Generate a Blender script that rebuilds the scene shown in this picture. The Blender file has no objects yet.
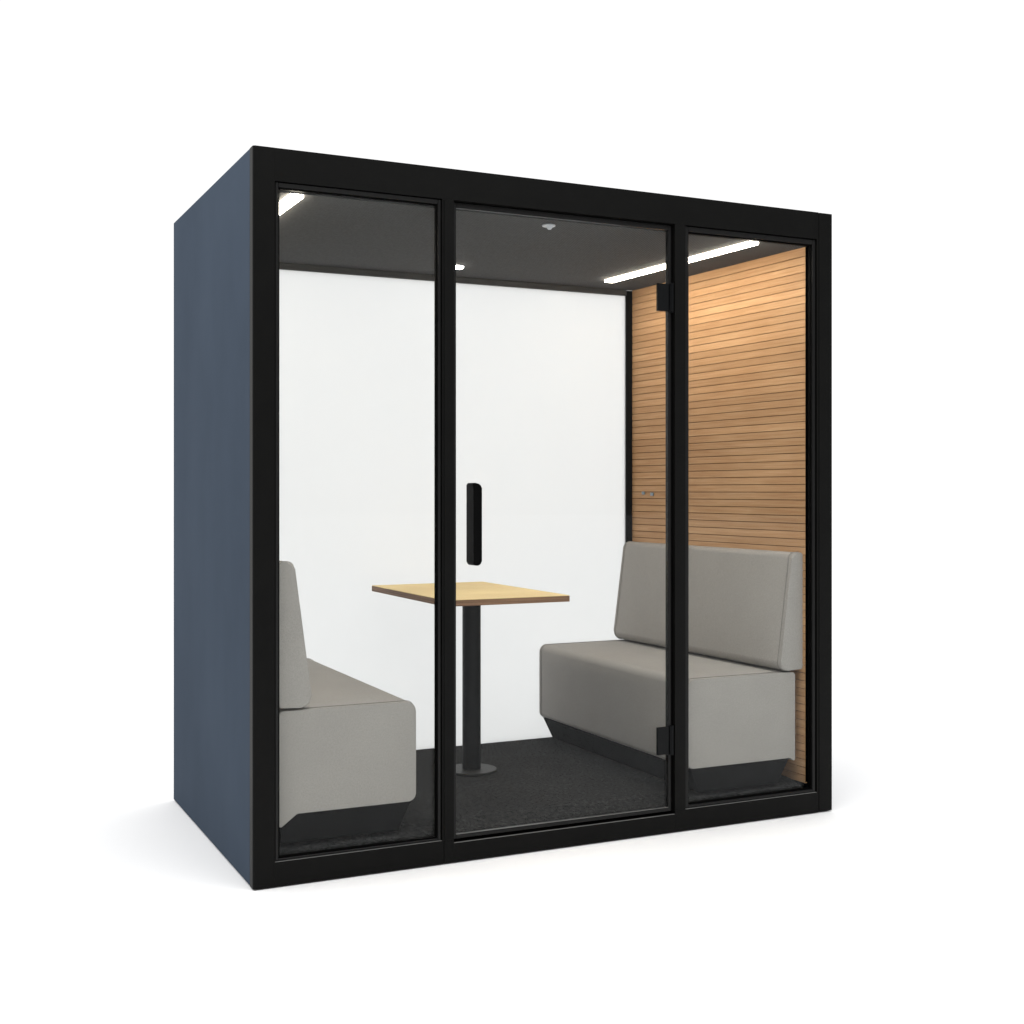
import bpy, bmesh, math, random
from mathutils import Vector, Matrix
random.seed(7)
S = bpy.context.scene
COL = S.collection

# ------------------------------------------------------------ dimensions (metres)
W, D, H = 2.201, 1.257, 2.25          # outer width, depth, height of the booth
ZC, ZF = 2.125, 0.112                 # underside of ceiling, top of carpet
UL, UR, URB = 0.088, 2.103, 2.062     # inner faces: left wall, wood wall (front / back end)
VB = 1.236                            # inner face of the back glazing

# ------------------------------------------------------------ helpers
def obj(name, bm, mat, parent=None, smooth=False, loc=None):
    me = bpy.data.meshes.new(name)
    bmesh.ops.recalc_face_normals(bm, faces=bm.faces)
    bm.to_mesh(me); bm.free()
    o = bpy.data.objects.new(name, me); COL.objects.link(o)
    if mat: me.materials.append(mat)
    if parent is not None: o.parent = parent
    if loc: o.location = loc
    if smooth:
        me.polygons.foreach_set('use_smooth', [True]*len(me.polygons))
        me.set_sharp_from_angle(angle=math.radians(50))
        wn = o.modifiers.new('weighted', 'WEIGHTED_NORMAL'); wn.keep_sharp = True; wn.weight = 100
    return o

def box(bm, x0, x1, y0, y1, z0, z1, bev=0.0, seg=2):
    vs = [bm.verts.new((x, y, z)) for x in (x0, x1) for y in (y0, y1) for z in (z0, z1)]
    idx = [(0,1,3,2), (4,6,7,5), (0,4,5,1), (2,3,7,6), (0,2,6,4), (1,5,7,3)]
    fs = [bm.faces.new([vs[i] for i in f]) for f in idx]
    if bev:
        es = list({e for f in fs for e in f.edges})
        bmesh.ops.bevel(bm, geom=es, offset=bev, segments=seg, profile=0.5, affect='EDGES', clamp_overlap=True)
    return bm

def prism(bm, pts, y0, y1, bev=0.0, seg=3):
    """outline pts in (x, z) extruded along y"""
    a = [bm.verts.new((x, y0, z)) for x, z in pts]
    b = [bm.verts.new((x, y1, z)) for x, z in pts]
    n = len(pts)
    fs = [bm.faces.new(a), bm.faces.new(b[::-1])]
    for i in range(n):
        fs.append(bm.faces.new((a[i], a[(i+1) % n], b[(i+1) % n], b[i])))
    if bev:
        es = list({e for f in fs[:2] for e in f.edges})
        bmesh.ops.bevel(bm, geom=es, offset=bev, segments=seg, profile=0.5, affect='EDGES', clamp_overlap=True)
    return bm

def rounded(pts, rads, n=7):
    """round the corners of a polygon in (x, z)"""
    out = []
    N = len(pts)
    for i in range(N):
        p = Vector(pts[i]); a = Vector(pts[i-1]); b = Vector(pts[(i+1) % N]); r = rads[i]
        if r <= 0: out.append(tuple(p)); continue
        da = (a-p).normalized(); db = (b-p).normalized()
        ang = da.angle(db); t = r/math.tan(ang/2)
        t = min(t, (a-p).length*.49, (b-p).length*.49)
        s = p+da*t; e = p+db*t
        for k in range(n+1):
            q = k/n
            c1 = s.lerp(p, q*.0+.0)
            # conic through s, p, e with circular-like weight
            w = math.sin(ang/2)
            den = (1-q)**2+2*w*q*(1-q)+q*q
            v = (s*(1-q)**2+p*(2*w*q*(1-q))+e*q*q)/den
            out.append((v.x, v.y))
    return out

def ring(bm, x0, x1, z0, z1, wl, wr, wb, wt, y0, y1, bev=0.0):
    """rectangular frame in the xz plane; uprights full height, rails butt between them"""
    box(bm, x0, x0+wl, y0, y1, z0, z1, bev)
    box(bm, x1-wr, x1, y0, y1, z0, z1, bev)
    box(bm, x0+wl, x1-wr, y0, y1, z0, z0+wb, bev)
    box(bm, x0+wl, x1-wr, y0, y1, z1-wt, z1, bev)

def cyl(bm, cx, cy, z0, z1, r, n=48, bev=0.0, r2=None):
    ret = bmesh.ops.create_cone(bm, cap_ends=True, segments=n, radius1=r, radius2=r if r2 is None else r2, depth=z1-z0,
                                matrix=Matrix.Translation((cx, cy, (z0+z1)/2)))
    if bev:
        es = [e for e in {e for v in ret['verts'] for e in v.link_edges} if abs(e.verts[0].co.z-e.verts[1].co.z) < 1e-6]
        bmesh.ops.bevel(bm, geom=es, offset=bev, segments=2, profile=0.5, affect='EDGES')
    return bm

def tube(bm, pts, r, n=6, closed=False):
    rings = []
    N = len(pts)
    for i, p in enumerate(pts):
        p = Vector(p)
        a = Vector(pts[i-1]) if (i > 0 or closed) else p
        b = Vector(pts[(i+1) % N]) if (i < N-1 or closed) else p
        d = (b-a).normalized()
        u = d.cross(Vector((0, 1, 0)))
        u = u.normalized() if u.length > 1e-4 else Vector((1, 0, 0))
        v = d.cross(u).normalized()
        rings.append([bm.verts.new(p+u*math.cos(t*2*math.pi/n)*r+v*math.sin(t*2*math.pi/n)*r) for t in range(n)])
    for i in range(N if closed else N-1):
        A, B = rings[i], rings[(i+1) % N]
        for t in range(n): bm.faces.new((A[t], A[(t+1) % n], B[(t+1) % n], B[t]))
    if not closed:
        bm.faces.new(rings[0][::-1]); bm.faces.new(rings[-1])

def empty(name, loc, label, cat, group=None):
    o = bpy.data.objects.new(name, None); COL.objects.link(o); o.location = loc
    o.empty_display_size = .1
    o['label'] = label; o['category'] = cat
    if group: o['group'] = group
    return o

# ------------------------------------------------------------ materials
def new_mat(name):
    m = bpy.data.materials.new(name); m.use_nodes = True
    nt = m.node_tree
    return m, nt, nt.nodes['Principled BSDF']

def N(nt, t, **kw):
    n = nt.nodes.new(t)
    for k, v in kw.items():
        if k in n.inputs: n.inputs[k].default_value = v
        else: setattr(n, k, v)
    return n

def ramp(nt, stops):
    r = nt.nodes.new('ShaderNodeValToRGB'); e = r.color_ramp.elements
    e[0].position, e[0].color = stops[0][0], (*stops[0][1], 1)
    e[1].position, e[1].color = stops[-1][0], (*stops[-1][1], 1)
    for p, c in stops[1:-1]:
        k = e.new(p); k.color = (*c, 1)
    return r

def speckled(name, c0, c1, scale, rough, spec=.4, bump=0.0, bscale=None, stretch=(1,1,1), detail=4, metallic=0, sheen=0):
    m, nt, b = new_mat(name); L = nt.links.new
    tc = N(nt, 'ShaderNodeTexCoord'); mp = N(nt, 'ShaderNodeMapping'); mp.inputs['Scale'].default_value = stretch
    L(tc.outputs['Object'], mp.inputs['Vector'])
    nz = N(nt, 'ShaderNodeTexNoise', Scale=scale, Detail=detail, Roughness=.6)
    L(mp.outputs['Vector'], nz.inputs['Vector'])
    r = ramp(nt, [(.3, c0), (.7, c1)])
    L(nz.outputs['Fac'], r.inputs['Fac']); L(r.outputs['Color'], b.inputs['Base Color'])
    b.inputs['Roughness'].default_value = rough
    b.inputs['Specular IOR Level'].default_value = spec
    b.inputs['Metallic'].default_value = metallic
    if sheen:
        b.inputs['Sheen Weight'].default_value = sheen; b.inputs['Sheen Roughness'].default_value = .5
    if bump:
        n2 = N(nt, 'ShaderNodeTexNoise', Scale=bscale or scale, Detail=3)
        L(mp.outputs['Vector'], n2.inputs['Vector'])
        bp = N(nt, 'ShaderNodeBump', Strength=bump, Distance=.002)
        L(n2.outputs['Fac'], bp.inputs['Height']); L(bp.outputs['Normal'], b.inputs['Normal'])
    return m

M = {}
M['frame'] = speckled('black_powder_coat', (.0040,.0040,.0038), (.0052,.0052,.0049), 9, .44, .08, .06, 900)
M['bead'] = speckled('black_bead', (.006,.006,.006), (.008,.008,.008), 12, .36, .2)
M['strip'] = speckled('painted_edge_highlight', (.13,.13,.126), (.17,.17,.165), 12, .4, .3)  # lighter grey that paints the highlight on lower frame edges
M['gasket'] = speckled('black_rubber', (.0015,.0015,.0015), (.0025,.0025,.0025), 20, .7, .04)
M['hinge'] = speckled('black_satin_metal', (.003,.0035,.004), (.005,.0055,.006), 30, .38, .12)
M['handle'] = speckled('black_handle', (.0012,.0012,.0012), (.002,.002,.002), 30, .4, .05)
M['blue'] = speckled('slate_blue_panel', (.045,.061,.086), (.054,.072,.100), 2.6, .8, .03, .05, 700, stretch=(1,1,.6))
M['carpet'] = speckled('charcoal_carpet', (.008,.008,.008), (.044,.044,.044), 130, .95, .03, .9, 420, detail=6)
def carpet_mat():
    m, nt, b = new_mat('charcoal_carpet'); L = nt.links.new
    tc = N(nt, 'ShaderNodeTexCoord')
    a = N(nt, 'ShaderNodeTexNoise', Scale=80.0, Detail=6.0, Roughness=.75); c = N(nt, 'ShaderNodeTexNoise', Scale=5.0, Detail=3.0)
    L(tc.outputs['Object'], a.inputs['Vector']); L(tc.outputs['Object'], c.inputs['Vector'])
    r = ramp(nt, [(.34, (.012,.012,.012)), (.5, (.026,.026,.026)), (.66, (.054,.054,.053))]); L(a.outputs['Fac'], r.inputs['Fac'])
    r2 = ramp(nt, [(.3, (.85,.85,.85)), (.7, (1.15,1.15,1.15))]); L(c.outputs['Fac'], r2.inputs['Fac'])
    mx = N(nt, 'ShaderNodeMix', data_type='RGBA', blend_type='MULTIPLY'); mx.inputs[0].default_value = 1
    L(r.outputs['Color'], mx.inputs[6]); L(r2.outputs['Color'], mx.inputs[7]); L(mx.outputs[2], b.inputs['Base Color'])
    b.inputs['Roughness'].default_value = .95; b.inputs['Specular IOR Level'].default_value = .03
    bp = N(nt, 'ShaderNodeBump', Strength=.6, Distance=.003); L(a.outputs['Fac'], bp.inputs['Height']); L(bp.outputs['Normal'], b.inputs['Normal'])
    return m
M['carpet'] = carpet_mat()
M['base'] = speckled('black_plinth', (.007,.007,.007), (.009,.009,.009), 14, .85, .03)
M['pole'] = speckled('black_pole', (.006,.006,.006), (.008,.008,.008), 22, .42, .12, .05, 700)
M['disc'] = speckled('black_base_disc', (.022,.022,.020), (.028,.028,.026), 22, .5, .2, .05, 700)
M['felt'] = speckled('grey_felt', (.16,.16,.155), (.2,.2,.19), 60, .95, .1, .3, 300)
M['plastic'] = speckled('white_plastic', (.50,.52,.56), (.56,.58,.62), 30, .35, .5)
M['steel'] = speckled('grey_metal', (.20,.25,.28), (.26,.31,.34), 30, .35, .5)
M['rail'] = speckled('dark_grey_rail', (.070,.070,.070), (.082,.082,.082), 8, .8, .1)
M['roof'] = speckled('dark_roof_sheet', (.02,.02,.02), (.028,.028,.028), 8, .6, .3)

def fabric():
    m, nt, b = new_mat('warm_grey_wool'); L = nt.links.new
    tc = N(nt, 'ShaderNodeTexCoord')
    n1 = N(nt, 'ShaderNodeTexNoise', Scale=190.0, Detail=7.0, Roughness=.8); n2 = N(nt, 'ShaderNodeTexNoise', Scale=6.0, Detail=3.0)
    n3 = N(nt, 'ShaderNodeTexNoise', Scale=60.0, Detail=3.0)
    for n in (n1, n2, n3): L(tc.outputs['Object'], n.inputs['Vector'])
    r = ramp(nt, [(.25, (.280,.264,.246)), (.75, (.397,.377,.352))]); L(n1.outputs['Fac'], r.inputs['Fac'])
    r2 = ramp(nt, [(.3, (.97,.97,.97)), (.7, (1.03,1.03,1.03))])
    L(n2.outputs['Fac'], r2.inputs['Fac'])
    mx = N(nt, 'ShaderNodeMix', data_type='RGBA', blend_type='MULTIPLY'); mx.inputs[0].default_value = 1
    L(r.outputs['Color'], mx.inputs[6]); L(r2.outputs['Color'], mx.inputs[7]); L(mx.outputs[2], b.inputs['Base Color'])
    b.inputs['Roughness'].default_value = .95; b.inputs['Specular IOR Level'].default_value = .15
    b.inputs['Sheen Weight'].default_value = .12; b.inputs['Sheen Roughness'].default_value = .5
    ad = N(nt, 'ShaderNodeMath', operation='ADD'); L(n1.outputs['Fac'], ad.inputs[0])
    mu = N(nt, 'ShaderNodeMath', operation='MULTIPLY'); mu.inputs[1].default_value = 1.6
    L(n3.outputs['Fac'], mu.inputs[0]); L(mu.outputs[0], ad.inputs[1])
    bp = N(nt, 'ShaderNodeBump', Strength=.2, Distance=.0012); L(ad.outputs[0], bp.inputs['Height']); L(bp.outputs['Normal'], b.inputs['Normal'])
    return m
M['fabric'] = fabric()
M['piping'] = speckled('grey_seam_thread', (.20,.188,.174), (.25,.236,.22), 200, .9, .1)

def ceiling_mat():
    m, nt, b = new_mat('perforated_ceiling_fabric'); L = nt.links.new
    tc = N(nt, 'ShaderNodeTexCoord'); mp = N(nt, 'ShaderNodeMapping')
    mp.inputs['Rotation'].default_value = (0, 0, math.radians(45)); mp.inputs['Scale'].default_value = (105, 105, 1)
    L(tc.outputs['Object'], mp.inputs['Vector'])
    vo = N(nt, 'ShaderNodeTexVoronoi', Randomness=0.0, Scale=1.0); vo.voronoi_dimensions = '2D'
    L(mp.outputs['Vector'], vo.inputs['Vector'])
    r = ramp(nt, [(.22, (.034,.034,.035)), (.36, (.088,.088,.090))])
    L(vo.outputs['Distance'], r.inputs['Fac'])
    n = N(nt, 'ShaderNodeTexNoise', Scale=90.0, Detail=4.0); L(tc.outputs['Object'], n.inputs['Vector'])
    r2 = ramp(nt, [(.3, (.8,.8,.8)), (.7, (1.1,1.1,1.1))]); L(n.outputs['Fac'], r2.inputs['Fac'])
    mx = N(nt, 'ShaderNodeMix', data_type='RGBA', blend_type='MULTIPLY'); mx.inputs[0].default_value = 1
    L(r.outputs['Color'], mx.inputs[6]); L(r2.outputs['Color'], mx.inputs[7]); L(mx.outputs[2], b.inputs['Base Color'])
    b.inputs['Roughness'].default_value = .9; b.inputs['Specular IOR Level'].default_value = .15
    return m
M['ceiling'] = ceiling_mat()

def wood(name, lo, mid, hi, boards=False):
    m, nt, b = new_mat(name); L = nt.links.new
    tc = N(nt, 'ShaderNodeTexCoord')
    at = N(nt, 'ShaderNodeAttribute', attribute_name='board')
    mp = N(nt, 'ShaderNodeMapping')
    mp.inputs['Scale'].default_value = (30, 1.6, 60) if boards else (60, 2.2, 60)
    off = N(nt, 'ShaderNodeVectorMath', operation='ADD')
    sc = N(nt, 'ShaderNodeVectorMath', operation='SCALE'); sc.inputs['Scale'].default_value = 13.7
    L(at.outputs['Color'], sc.inputs[0]); L(tc.outputs['Object'], off.inputs[0]); L(sc.outputs[0], off.inputs[1])
    L(off.outputs[0], mp.inputs['Vector'])
    g = N(nt, 'ShaderNodeTexNoise', Scale=2.4, Detail=6.0, Roughness=.62, Distortion=.35); L(mp.outputs['Vector'], g.inputs['Vector'])
    r = ramp(nt, [(.28, lo), (.52, mid), (.78, hi)]); L(g.outputs['Fac'], r.inputs['Fac'])
    # broad tone drift along each board and across boards
    n2 = N(nt, 'ShaderNodeTexNoise', Scale=1.7, Detail=2.0); mp2 = N(nt, 'ShaderNodeMapping'); mp2.inputs['Scale'].default_value = (1, 1.3, 2.2)
    L(tc.outputs['Object'], mp2.inputs['Vector']); L(mp2.outputs['Vector'], n2.inputs['Vector'])
    r2 = ramp(nt, [(.35, (.91,.87,.83)), (.65, (1.06,1.06,1.06))]); L(n2.outputs['Fac'], r2.inputs['Fac'])
    mx = N(nt, 'ShaderNodeMix', data_type='RGBA', blend_type='MULTIPLY'); mx.inputs[0].default_value = 1
    L(r.outputs['Color'], mx.inputs[6]); L(r2.outputs['Color'], mx.inputs[7])
    last = mx.outputs[2]
    if boards:
        sp = N(nt, 'ShaderNodeSeparateColor'); L(at.outputs['Color'], sp.inputs[0])
        r3 = ramp(nt, [(0, (.86,.84,.82)), (1, (1.1,1.1,1.1))]); L(sp.outputs[1], r3.inputs['Fac'])
        m3 = N(nt, 'ShaderNodeMix', data_type='RGBA', blend_type='MULTIPLY'); m3.inputs[0].default_value = .75
        L(last, m3.inputs[6]); L(r3.outputs['Color'], m3.inputs[7]); last = m3.outputs[2]
    L(last, b.inputs['Base Color'])
    b.inputs['Roughness'].default_value = .6; b.inputs['Specular IOR Level'].default_value = .12
    bp = N(nt, 'ShaderNodeBump', Strength=.12, Distance=.001); L(g.outputs['Fac'], bp.inputs['Height']); L(bp.outputs['Normal'], b.inputs['Normal'])
    return m
M['slats'] = wood('oak_slats', (.44,.245,.120), (.52,.312,.164), (.59,.385,.22), True)
M['groove'] = speckled('slat_backing', (.10,.05,.022), (.13,.065,.03), 30, .8, .1)
M['top'] = wood('pale_oak_laminate', (.84,.66,.33), (.88,.70,.365), (.92,.75,.41))
M['ply'] = None

def ply():
    m, nt, b = new_mat('plywood_edge'); L = nt.links.new
    tc = N(nt, 'ShaderNodeTexCoord')
    mp = N(nt, 'ShaderNodeMapping'); mp.inputs['Scale'].default_value = (4, 4, 230)
    L(tc.outputs['Object'], mp.inputs['Vector'])
    g = N(nt, 'ShaderNodeTexNoise', Scale=1.0, Detail=3.0); L(mp.outputs['Vector'], g.inputs['Vector'])
    r = ramp(nt, [(.35, (.14,.065,.03)), (.65, (.26,.14,.07))]); L(g.outputs['Fac'], r.inputs['Fac'])
    L(r.outputs['Color'], b.inputs['Base Color']); b.inputs['Roughness'].default_value = .6
    return m
M['ply'] = ply()

def glass(name, tint, refl, milk=0.0, milkcol=(.92,.93,.94), rough=0.0):
    m = bpy.data.materials.new(name); m.use_nodes = True; nt = m.node_tree; L = nt.links.new
    nt.nodes.remove(nt.nodes['Principled BSDF']); out = nt.nodes['Material Output']
    tr = N(nt, 'ShaderNodeBsdfTransparent'); tr.inputs['Color'].default_value = (*tint, 1)
    gl = N(nt, 'ShaderNodeBsdfGlossy', Roughness=rough); gl.inputs['Color'].default_value = (.95,.97,1,1)
    lw = N(nt, 'ShaderNodeLayerWeight', Blend=.25)
    mr = N(nt, 'ShaderNodeMapRange'); mr.inputs['To Min'].default_value = refl*.6; mr.inputs['To Max'].default_value = refl*4
    L(lw.outputs['Facing'], mr.inputs['Value'])
    mx = N(nt, 'ShaderNodeMixShader'); L(mr.outputs['Result'], mx.inputs[0])
    base = tr.outputs[0]
    if milk:
        tl = N(nt, 'ShaderNodeBsdfTranslucent'); tl.inputs['Color'].default_value = (*milkcol, 1)
        df = N(nt, 'ShaderNodeBsdfDiffuse'); df.inputs['Color'].default_value = (*milkcol, 1)
        m1 = N(nt, 'ShaderNodeMixShader'); m1.inputs[0].default_value = .18; L(tl.outputs[0], m1.inputs[1]); L(df.outputs[0], m1.inputs[2])
        m2 = N(nt, 'ShaderNodeMixShader'); m2.inputs[0].default_value = milk; L(base, m2.inputs[1]); L(m1.outputs[0], m2.inputs[2]); base = m2.outputs[0]
    L(base, mx.inputs[1]); L(gl.outputs[0], mx.inputs[2]); L(mx.outputs[0], out.inputs['Surface'])
    return m
M['glass'] = glass('clear_glass', (.965,.972,.968), .009)
M['milk'] = glass('frosted_white_glass', (.97,.975,.975), .003, .6, (.93,.93,.935), .25)
M['edge'] = speckled('glass_polished_edge', (.10,.12,.12), (.14,.16,.16), 30, .2, .6)

def emit(name, col, st):
    m, nt, b = new_mat(name)
    b.inputs['Base Color'].default_value = (.9,.9,.9,1)
    b.inputs['Emission Color'].default_value = (*col, 1); b.inputs['Emission Strength'].default_value = st
    return m
LED = 40.0
M['led'] = emit('led_diffuser', (1,.90,.74), LED)
M['spot'] = emit('downlight_lens', (1,.93,.82), 30.0)

# ------------------------------------------------------------ setting
bm = bmesh.new()
R = 60
vs = [bm.verts.new((R*math.cos(a*math.pi/32), R*math.sin(a*math.pi/32), 0)) for a in range(64)]
bm.faces.new(vs)
M['floor'] = speckled('white_studio_floor', (.955,.955,.955), (.965,.965,.965), 3, .8, .05)
fl = obj('floor', bm, M['floor']); fl['kind'] = 'structure'

# ------------------------------------------------------------ the booth
booth = empty('meeting_booth', (0, 0, 0), 'black framed glass meeting booth with slate blue side panel and wood slat wall inside', 'meeting booth')

# outer shell
FD = 0.040     # depth of the front frame
FX = (0.067, 0.615, 0.657, 1.502, 1.546, 2.129)     # opening edges along x
FZ = (0.078, 2.149)
DZ0 = 0.0655    # the door opening reaches a little lower
bm = bmesh.new()
z0 = 0.004
# bevelled left corner post with a rounded outer arris
prism(bm, [(0.0, z0), (FX[0], z0), (FX[0], H), (0.0, H)], 0, FD)
es = [e for e in bm.edges if abs(e.verts[0].co.x) < 1e-6 and abs(e.verts[1].co.x) < 1e-6 and abs(e.verts[0].co.y) < 1e-6 and abs(e.verts[1].co.y) < 1e-6]
bmesh.ops.bevel(bm, geom=es, offset=.009, segments=5, profile=.5, affect='EDGES')
front = obj('front_frame', bm, M['frame'], booth, True)
def addto(name, fn, mat, parent=booth, smooth=True):
    bm = bmesh.new(); fn(bm); return obj(name, bm, mat, parent, smooth)
bv = .0004
addto('corner_post', lambda b: box(b, 2.1394, W, 0, FD, z0, H, .003, 3), M['frame'])
addto('frame_post', lambda b: box(b, FX[1], 0.6212, 0.0, FD, FZ[0], FZ[1], .0006), M['frame'])
addto('door_post', lambda b: box(b, 0.6228, FX[2], 0.0, FD, FZ[0]+.0, FZ[1], bv), M['frame'])
addto('door_post', lambda b: box(b, FX[3], FX[4], 0.0, FD, FZ[0], FZ[1], bv), M['frame'])
addto('frame_post', lambda b: box(b, FX[5], 2.1366, 0.0, FD, z0, H, bv), M['frame'])
addto('top_rail', lambda b: box(b, FX[0]+.0002, FX[5]-.0003, 0.0, FD, FZ[1]+.0003, H, bv), M['frame'])
def brail(b):
    box(b, FX[0]+.0002, 0.6212, 0.0, FD, z0, FZ[0]-.0003, bv)
    box(b, 0.6228, FX[2], 0.0, FD, z0, FZ[0]-.0003, bv)
    box(b, FX[2]+.0002, FX[3]-.0002, 0.0, FD, z0, DZ0-.0003, bv)
    box(b, FX[3], FX[5]-.0003, 0.0, FD, z0, FZ[0]-.0003, bv)
rail = addto('bottom_rail', brail, M['frame'])
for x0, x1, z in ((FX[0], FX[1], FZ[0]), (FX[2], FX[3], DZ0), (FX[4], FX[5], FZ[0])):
    addto('edge_highlight', lambda b: box(b, x0+.0004, x1-.0004, .0006, .0070, z-.0002, z+.0012, .0004), M['strip'], rail)  # thin added strip, a painted highlight along the opening's lower edge

# side walls: blue outside
def side(b):
    box(b, 0.001, 0.040, FD+.006, D-.001, z0, H+.001, .002)
addto('side_panel', side, M['blue'])
addto('panel_gap', lambda b: box(b, 0.0075, 0.04, FD+.0005, FD+.0055, z0+.004, H-.07), M['gasket'])
addto('side_panel', lambda b: box(b, 2.150, W-.004, FD+.006, D-.003, z0+.004, H-.004, .002), M['blue'])
addto('inner_wall', lambda b: box(b, 0.042, UL, FD+.002, VB-.001, z0+.01, ZC+.01, .001), M['felt'])
addto('roof', lambda b: box(b, 0.0415, 2.1485, FD+.002, D-.004, ZC+.028, H-.006, .001), M['roof'])
addto('underfloor', lambda b: box(b, 0.0415, 2.1485, FD+.002, D-.030, z0+.006, .0695, .001), M['roof'])

# ceiling with lamps
ceil = addto('ceiling', lambda b: box(b, UL+.001, 2.148, FD-.005, VB-.002, ZC, ZC+.026), M['ceiling'])
ceil.data.materials.append(M['rail'])
for p in ceil.data.polygons:
    if p.normal.y < -.5: p.material_index = 1
def strip(x, y0, y1, w=.026, lean=0):
    bm = bmesh.new()
    r = .006
    pts = [(x+a, b) for a, b in rounded([(-w, y0), (w, y0), (w, y1), (-w, y1)], [r]*4, 3)]
    pts = [(a+lean*(.5-(b-y0)/(y1-y0)), b) for a, b in pts]
    a = [bm.verts.new((px, py, ZC-.009)) for px, py in pts]; c = [bm.verts.new((px, py, ZC-.0005)) for px, py in pts]
    bm.faces.new(a); bm.faces.new(c[::-1])
    n = len(pts)
    for i in range(n): bm.faces.new((a[i], a[(i+1) % n], c[(i+1) % n], c[i]))
    return obj('light_strip', bm, M['led'], ceil, True)
strip(1.846, .0375, 1.030, .021, .05)
strip(.147, .0375, 1.030, .021)
sp = addto('downlight', lambda b: (cyl(b, 1.080, .995, ZC-.003, ZC-.0005, .040, bev=.001)), M['plastic'], ceil)
addto('lens', lambda b: cyl(b, 1.080, .995, ZC-.0085, ZC-.0033, .034, bev=.002), M['spot'], sp)
se = addto('smoke_sensor', lambda b: cyl(b, 1.055, .105, ZC-.006, ZC-.0005, .023, bev=.0015), M['plastic'], ceil)
def dome(b):
    cyl(b, 1.057, .103, ZC-.016, ZC-.0062, .006, bev=0, r2=.013, n=24)
addto('sensor_dome', dome, M['plastic'], se)

# carpet
def carpet(b):
    # the front edge slopes down to the door threshold
    pr = [(FD+.0006, .070), (FD+.0006, .086), (.070, .0955), (.125, .110), (.15, ZF), (VB-.002, ZF), (VB-.002, .070)]
    A = [b.verts.new((UL+.001, y, z)) for y, z in pr]; B = [b.verts.new((UR+.002, y, z)) for y, z in pr]
    b.faces.new(A); b.faces.new(B[::-1])
    for i in range(len(pr)): b.faces.new((A[i], A[(i+1) % len(pr)], B[(i+1) % len(pr)], B[i]))
addto('carpet', carpet, M['carpet'])

# wood slat wall (a grooved panel; boards are the surface pattern)
def slat_wall():
    bm = bmesh.new(); lay = bm.loops.layers.color.new('board')
    pitch = .0296; gap = .0026; z = ZF-.004
    i = 0
    while z < ZC-.002:
        z1 = min(z+pitch-gap, ZC-.0005)
        if ZC-z1 < .012: z1 = ZC-.0005
        y = .036; ybk = VB-.004
        t = random.random()
        def ux(yy, d=0): 
            k = (yy-.036)/(VB-.04); return UR+(URB-UR)*k+d
        v = []
        for yy in (y, ybk):
            v.append([bm.verts.new((ux(yy), yy, z)), bm.verts.new((ux(yy), yy, z1)), bm.verts.new((ux(yy)+.008, yy, z)), bm.verts.new((ux(yy)+.008, yy, z1))])
        a, b_ = v
        fs = [(a[0], a[1], b_[1], b_[0]), (a[2], b_[2], b_[3], a[3]), (a[0], b_[0], b_[2], a[2]), (a[1], a[3], b_[3], b_[1]), (a[0], a[2], a[3], a[1]), (b_[0], b_[1], b_[3], b_[2])]
        c = (random.random(), t, random.random(), 1)
        new = [bm.faces.new(f) for f in fs]
        for f in new:
            for l in f.loops: l[lay] = c
        bmesh.ops.bevel(bm, geom=[a[0].link_edges[0] for _ in ()], offset=.001) if False else None
        z = z1+gap; i += 1
    return bm
ww = obj('wood_wall', slat_wall(), M['slats'], booth)
bm = bmesh.new()
pts = [(UR+.0075, .034), (2.1485, .034), (2.1485, VB+.012), (URB+.0075, VB+.012)]
a = [bm.verts.new((x, y, ZF-.006)) for x, y in pts]; c = [bm.verts.new((x, y, ZC-.0005)) for x, y in pts]
bm.faces.new(a); bm.faces.new(c[::-1])
for i in range(4): bm.faces.new((a[i], a[(i+1) % 4], c[(i+1) % 4], c[i]))
# keep the backing behind the front frame
for v in bm.verts:
    if v.co.y < .04: v.co.y = FD+.002
addto('wall_trim', lambda b: box(b, UR+.0005, 2.138, .0352, .0358, ZF, ZC-.001), M['gasket'], ww)
obj('slat_backing', bm, M['groove'], ww)
# small fitting on the slats
fit = addto('wall_fitting', lambda b: box(b, 2.0655, 2.0695, 1.052, 1.140, 1.190, 1.1985, .001), M['slats'], ww)
for yy, zz in ((1.135, 1.197), (1.062, 1.192)):
    addto('fitting_cap', lambda b: box(b, 2.060, 2.0653, yy-.012, yy+.012, zz-.007, zz+.007, .002), M['steel'], fit)

# back glazing in a slim black frame
bf = bmesh.new()
box(bf, URB-.030, 2.1485, VB-.0015, D-.004, ZF-.02, ZC-.0005, .002)
box(bf, UL+.001, UL+.030, VB-.0015, D-.004, ZF-.02, ZC-.0005, .002)
box(bf, UL+.0305, URB-.0305, VB+.001, D-.004, ZF-.08, ZF-.004, .001)
tr_ = None
back = obj('back_frame', bf, M['frame'], booth, True)
addto('back_rail', lambda b: box(b, UL+.0305, URB-.0305, VB-.006, D-.004, ZC-.0245, ZC-.0004, .001), M['rail'], back)
addto('frosted_pane', lambda b: box(b, UL+.031, URB-.031, VB+.005, VB+.011, ZF-.0035, ZC-.025), M['milk'], back, False)

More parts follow.
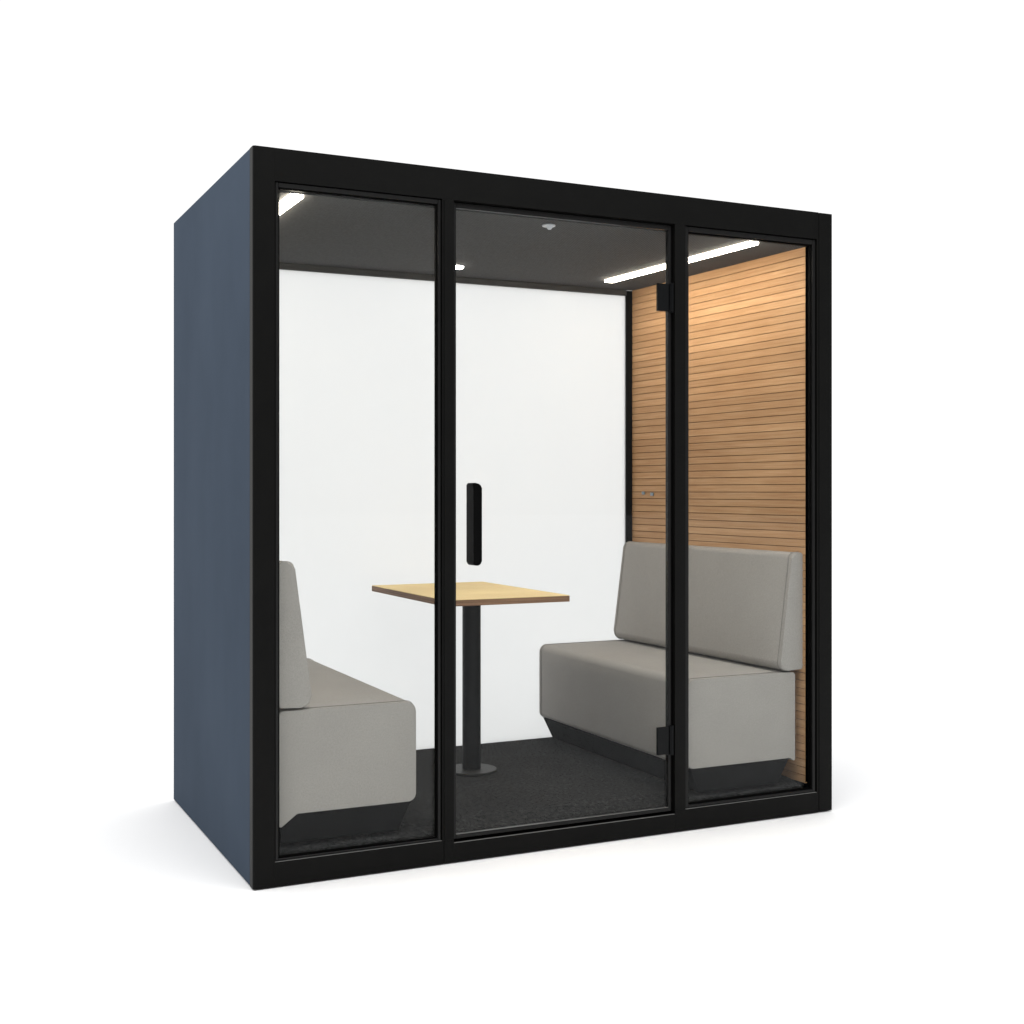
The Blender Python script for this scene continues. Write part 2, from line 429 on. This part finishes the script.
# fixed front windows
def window(x0, x1, w, d):
    g = .0022
    ring_bm = bmesh.new()
    ring(ring_bm, x0+g, x1-g, FZ[0]+g, FZ[1]-g, w, w, w-.004, w+.004, d*.42, d+.016, .0022)
    fr = obj('front_window', ring_bm, M['bead'], booth, True)
    # second step of the bead
    s = bmesh.new(); ww_ = .0045
    ring(s, x0+g+w+.0003, x1-g-w-.0003, FZ[0]+g+w-.004+.0003, FZ[1]-g-w-.004-.0003, ww_, ww_, ww_, ww_, d*.42+.007, d+.014)
    obj('gasket', s, M['gasket'], fr)
    addto('glass_pane', lambda b: box(b, x0+g+w+.0006, x1-g-w-.0006, d+.0145, d+.0205, FZ[0]+g+w-.003, FZ[1]-g-w-.005), M['glass'], fr, False)
    return fr
window(FX[0], FX[1], .010, .010)
window(FX[4], FX[5], .014, .014)
# dark liner behind the gaps
def liner(b):
    for x0, x1 in ((FX[0], FX[1]), (FX[4], FX[5])):
        ring(b, x0-.0005+.001, x1-.001, FZ[0]+.001, FZ[1]-.001, .006, .006, .003, .006, .0362, FD-.001)
addto('frame_rebate', liner, M['gasket'])

# the door
dx0, dx1, dz0, dz1 = FX[2]+.003, FX[3]-.006, DZ0+.009, FZ[1]-.006
dd = bmesh.new()
ring(dd, dx0, dx1, dz0, dz1, .0105, .013, .014, .015, .014, .034, .0020)
door = obj('door', dd, M['bead'], booth, True)
addto('glass_pane', lambda b: box(b, dx0+.0106, dx1-.0132, .020, .028, dz0+.0142, dz1-.0152), M['glass'], door, False)
addto('edge_highlight', lambda b: box(b, dx0+.0108, dx1-.0134, .0128, .0192, dz0+.0142, dz0+.0154, .0003), M['strip'], door)  # same painted highlight on the door's bottom rail
addto('door_seal', lambda b: ring(b, FX[2]+.0006, FX[3]-.0006, DZ0+.0006, FZ[1]-.0006, .010, .010, .006, .012, .0365, FD-.001), M['gasket'], door)
def handle(b):
    pts = rounded([(0, 0), (.030, 0), (.030, .262), (0, .270)], [.010, .013, .013, .006])
    pts = [(x+.7090, z+.965) for x, z in pts]
    prism(b, pts, -.038, .0195, .005, 3)
addto('door_handle', handle, M['handle'], door)
addto('door_handle', lambda b: prism(b, [(x+.7275, z+.968) for x, z in rounded([(0,0),(.022,0),(.022,.258),(0,.258)], [.01]*4)], .0285, .052, .004, 3), M['handle'], door)
for zc_ in (1.889, .326):
    h = addto('hinge', lambda b: box(b, 1.436, 1.484, .0085, .0195, zc_-.0485, zc_+.0485, .0012), M['hinge'], door)
    def kn(b):
        box(b, 1.4845, 1.4895, .003, .030, zc_-.050, zc_+.050, .001)
        r = bmesh.ops.create_cone(b, cap_ends=True, segments=24, radius1=.0055, radius2=.0055, depth=.104, matrix=Matrix.Translation((1.4955, .008, zc_)))
    addto('hinge_knuckle', kn, M['hinge'], h)

# ------------------------------------------------------------ benches
def bench(root, sgn, dep, lip, bx, up=0, turn=0):
    """sgn +1: wall on the left, seat reaches towards +x; local x measured from the wall"""
    P = lambda pts: [(sgn*x, z) for x, z in pts]
    y0, y1 = -.595, .595
    def cushion(b):
        pts = rounded([(.006, .092-lip), (.006+lip*1.35, .092), (dep, .092), (dep, .413), (.006, .413)], [.004, .012, .022, .030, .01])
        prism(b, P(pts), y0, y1, .021, 7)
    s = addto('seat', cushion, M['fabric'], root)
    # seam around the near and far ends of the seat
    for yy in (y0+.021, y1-.021):
        pts = rounded([(.014, .4145), (dep+.0015, .4145), (dep+.0015, .0905), (.08, .0905)], [0, .030, .022, .0])
        addto('seam', lambda b: tube(b, [(sgn*x, yy, z) for x, z in pts], .0010), M['piping'], s)
    def backr(b):
        pts = rounded([(bx, .424), (bx+.112, .4185), (bx+.052, .862+up), (bx, .862+up)], [.008, .032, .024, .010])
        prism(b, P(pts), y0-.004, y1+.0, .018, 7)
    r = addto('backrest', backr, M['fabric'], root)
    r.rotation_euler.z = math.radians(turn)
    for yy in (y0-.004+.018, y1-.018):
        pts = rounded([(bx+.008, .4225), (bx+.1135, .417), (bx+.0532, .8635+up), (bx+.008, .8635+up)], [0, .032, .024, 0])
        addto('seam', lambda b: tube(b, [(sgn*x, yy, z) for x, z in pts], .0010), M['piping'], r)
    def plinth(b):
        # tapers inwards towards the floor on every side
        u = dep-.016
        k = .014 if sgn > 0 else .030; k2 = .014 if sgn > 0 else .075
        t = [(k, y0+.006), (u, y0+.006), (u, y1-.006), (k, y1-.006)]
        q = [(k2, y0+.016), (u-.04, y0+.016), (u-.04, y1-.02), (k2, y1-.02)]
        A = [b.verts.new((sgn*x, y, .0905)) for x, y in t]; B = [b.verts.new((sgn*x, y, .0)) for x, y in q]
        b.faces.new(A); b.faces.new(B[::-1])
        for i in range(4): b.faces.new((A[i], A[(i+1) % 4], B[(i+1) % 4], B[i]))
    addto('plinth', plinth, M['base'], root)
    return root
yc = .040+.600+.010
bL = empty('upholstered_bench', (UL+.008, yc, ZF+.0005), 'warm grey upholstered bench at the left, mostly hidden behind the front frame', 'bench', 'benches facing each other in the booth')
bench(bL, 1, .455, .042, 0, .012)
bL.rotation_euler.z = math.radians(-.6)
bR = empty('upholstered_bench', (2.076, yc, ZF+.0005), 'warm grey upholstered bench against the wood slat wall, behind the door hinges', 'bench', 'benches facing each other in the booth')
bench(bR, -1, .485, .016, -.015, 0, 1.5)

# ------------------------------------------------------------ table
tb = empty('pedestal_table', (1.050, .757, ZF+.0005), 'square pale wood table on black pole with round foot, between the benches', 'table')
TZ = .7055
TT = .024
tp = addto('tabletop', lambda b: box(b, -.262, .238, -.368, .425, TZ-.0025, TZ, .0008), M['top'], tb)
addto('tabletop_edge', lambda b: box(b, -.262, .238, -.368, .425, TZ-TT, TZ-.0026, .0006), M['ply'], tp)
tb.rotation_euler.z = 0
addto('pole', lambda b: cyl(b, 0, 0, .012, TZ-TT-.008, .0360, 48), M['pole'], tb)
addto('mounting_plate', lambda b: box(b, -.12, .12, -.12, .12, TZ-TT-.0075, TZ-TT-.0005, .001), M['pole'], tb)
addto('base_plate', lambda b: cyl(b, 0, 0, 0, .010, .099, 72, .002), M['disc'], tb)

# ------------------------------------------------------------ light
wd = bpy.data.worlds.new('World'); S.world = wd; wd.use_nodes = True
wt = wd.node_tree; bg = wt.nodes['Background']
# a white studio: bright behind the booth and overhead, dimmer on the photographer's side
tc = wt.nodes.new('ShaderNodeTexCoord'); sx = wt.nodes.new('ShaderNodeSeparateXYZ'); wt.links.new(tc.outputs['Generated'], sx.inputs[0])
m1 = wt.nodes.new('ShaderNodeMapRange'); m1.interpolation_type = 'SMOOTHSTEP'
for k, v in (('From Min', -.4), ('From Max', .3), ('To Min', .38), ('To Max', 1.07)): m1.inputs[k].default_value = v
m2 = wt.nodes.new('ShaderNodeMapRange'); m2.interpolation_type = 'SMOOTHSTEP'
for k, v in (('From Min', .3), ('From Max', .95), ('To Min', 0), ('To Max', .6)): m2.inputs[k].default_value = v
wt.links.new(sx.outputs['Y'], m1.inputs['Value']); wt.links.new(sx.outputs['Z'], m2.inputs['Value'])
ad = wt.nodes.new('ShaderNodeMath'); ad.operation = 'ADD'; wt.links.new(m1.outputs[0], ad.inputs[0]); wt.links.new(m2.outputs[0], ad.inputs[1])
wt.links.new(ad.outputs[0], bg.inputs['Strength'])
bg.inputs['Color'].default_value = (1, 1, 1, 1)

def area(name, loc, target, sx, sy, power, col=(1, 1, 1)):
    l = bpy.data.lights.new(name, 'AREA'); l.shape = 'RECTANGLE'; l.size = sx; l.size_y = sy; l.energy = power; l.color = col
    o = bpy.data.objects.new(name, l); COL.objects.link(o); o.location = loc
    d = Vector(target)-Vector(loc); o.rotation_euler = d.to_track_quat('-Z', 'Y').to_euler()
    return o
area('softbox_overhead', (1.0, -1.7, 4.6), (1.1, -.5, .6), 3.4, 2.0, 95)
area('added_fill_left', (-2.0, .2, 3.9), (0, .6, 1.9), 1.2, 1.2, 30)  # added fill light out of view, lightens the side panel towards its top

# ------------------------------------------------------------ camera
f, cy, yaw, cu, cv, ch, cx = 1277.4494, 490.5, .4521, -.9528, -3.8193, 1.2083, 522.13
cam = bpy.data.cameras.new('Camera'); co = bpy.data.objects.new('Camera', cam); COL.objects.link(co)
co.location = (cu, cv, ch); co.rotation_euler = (math.pi/2, 0, -yaw)
cam.sensor_width = 36; cam.lens = f/1024*36; cam.shift_x = (512-cx)/1024; cam.shift_y = (cy-512)/1024
cam.clip_start = .05; cam.clip_end = 300
S.camera = co
S.render.engine = 'CYCLES'
S.view_settings.view_transform = 'Standard'; S.view_settings.look = 'None'; S.view_settings.gamma = 1; S.view_settings.exposure = 0
S.cycles.max_bounces = 10; S.cycles.transparent_max_bounces = 16; S.cycles.diffuse_bounces = 6
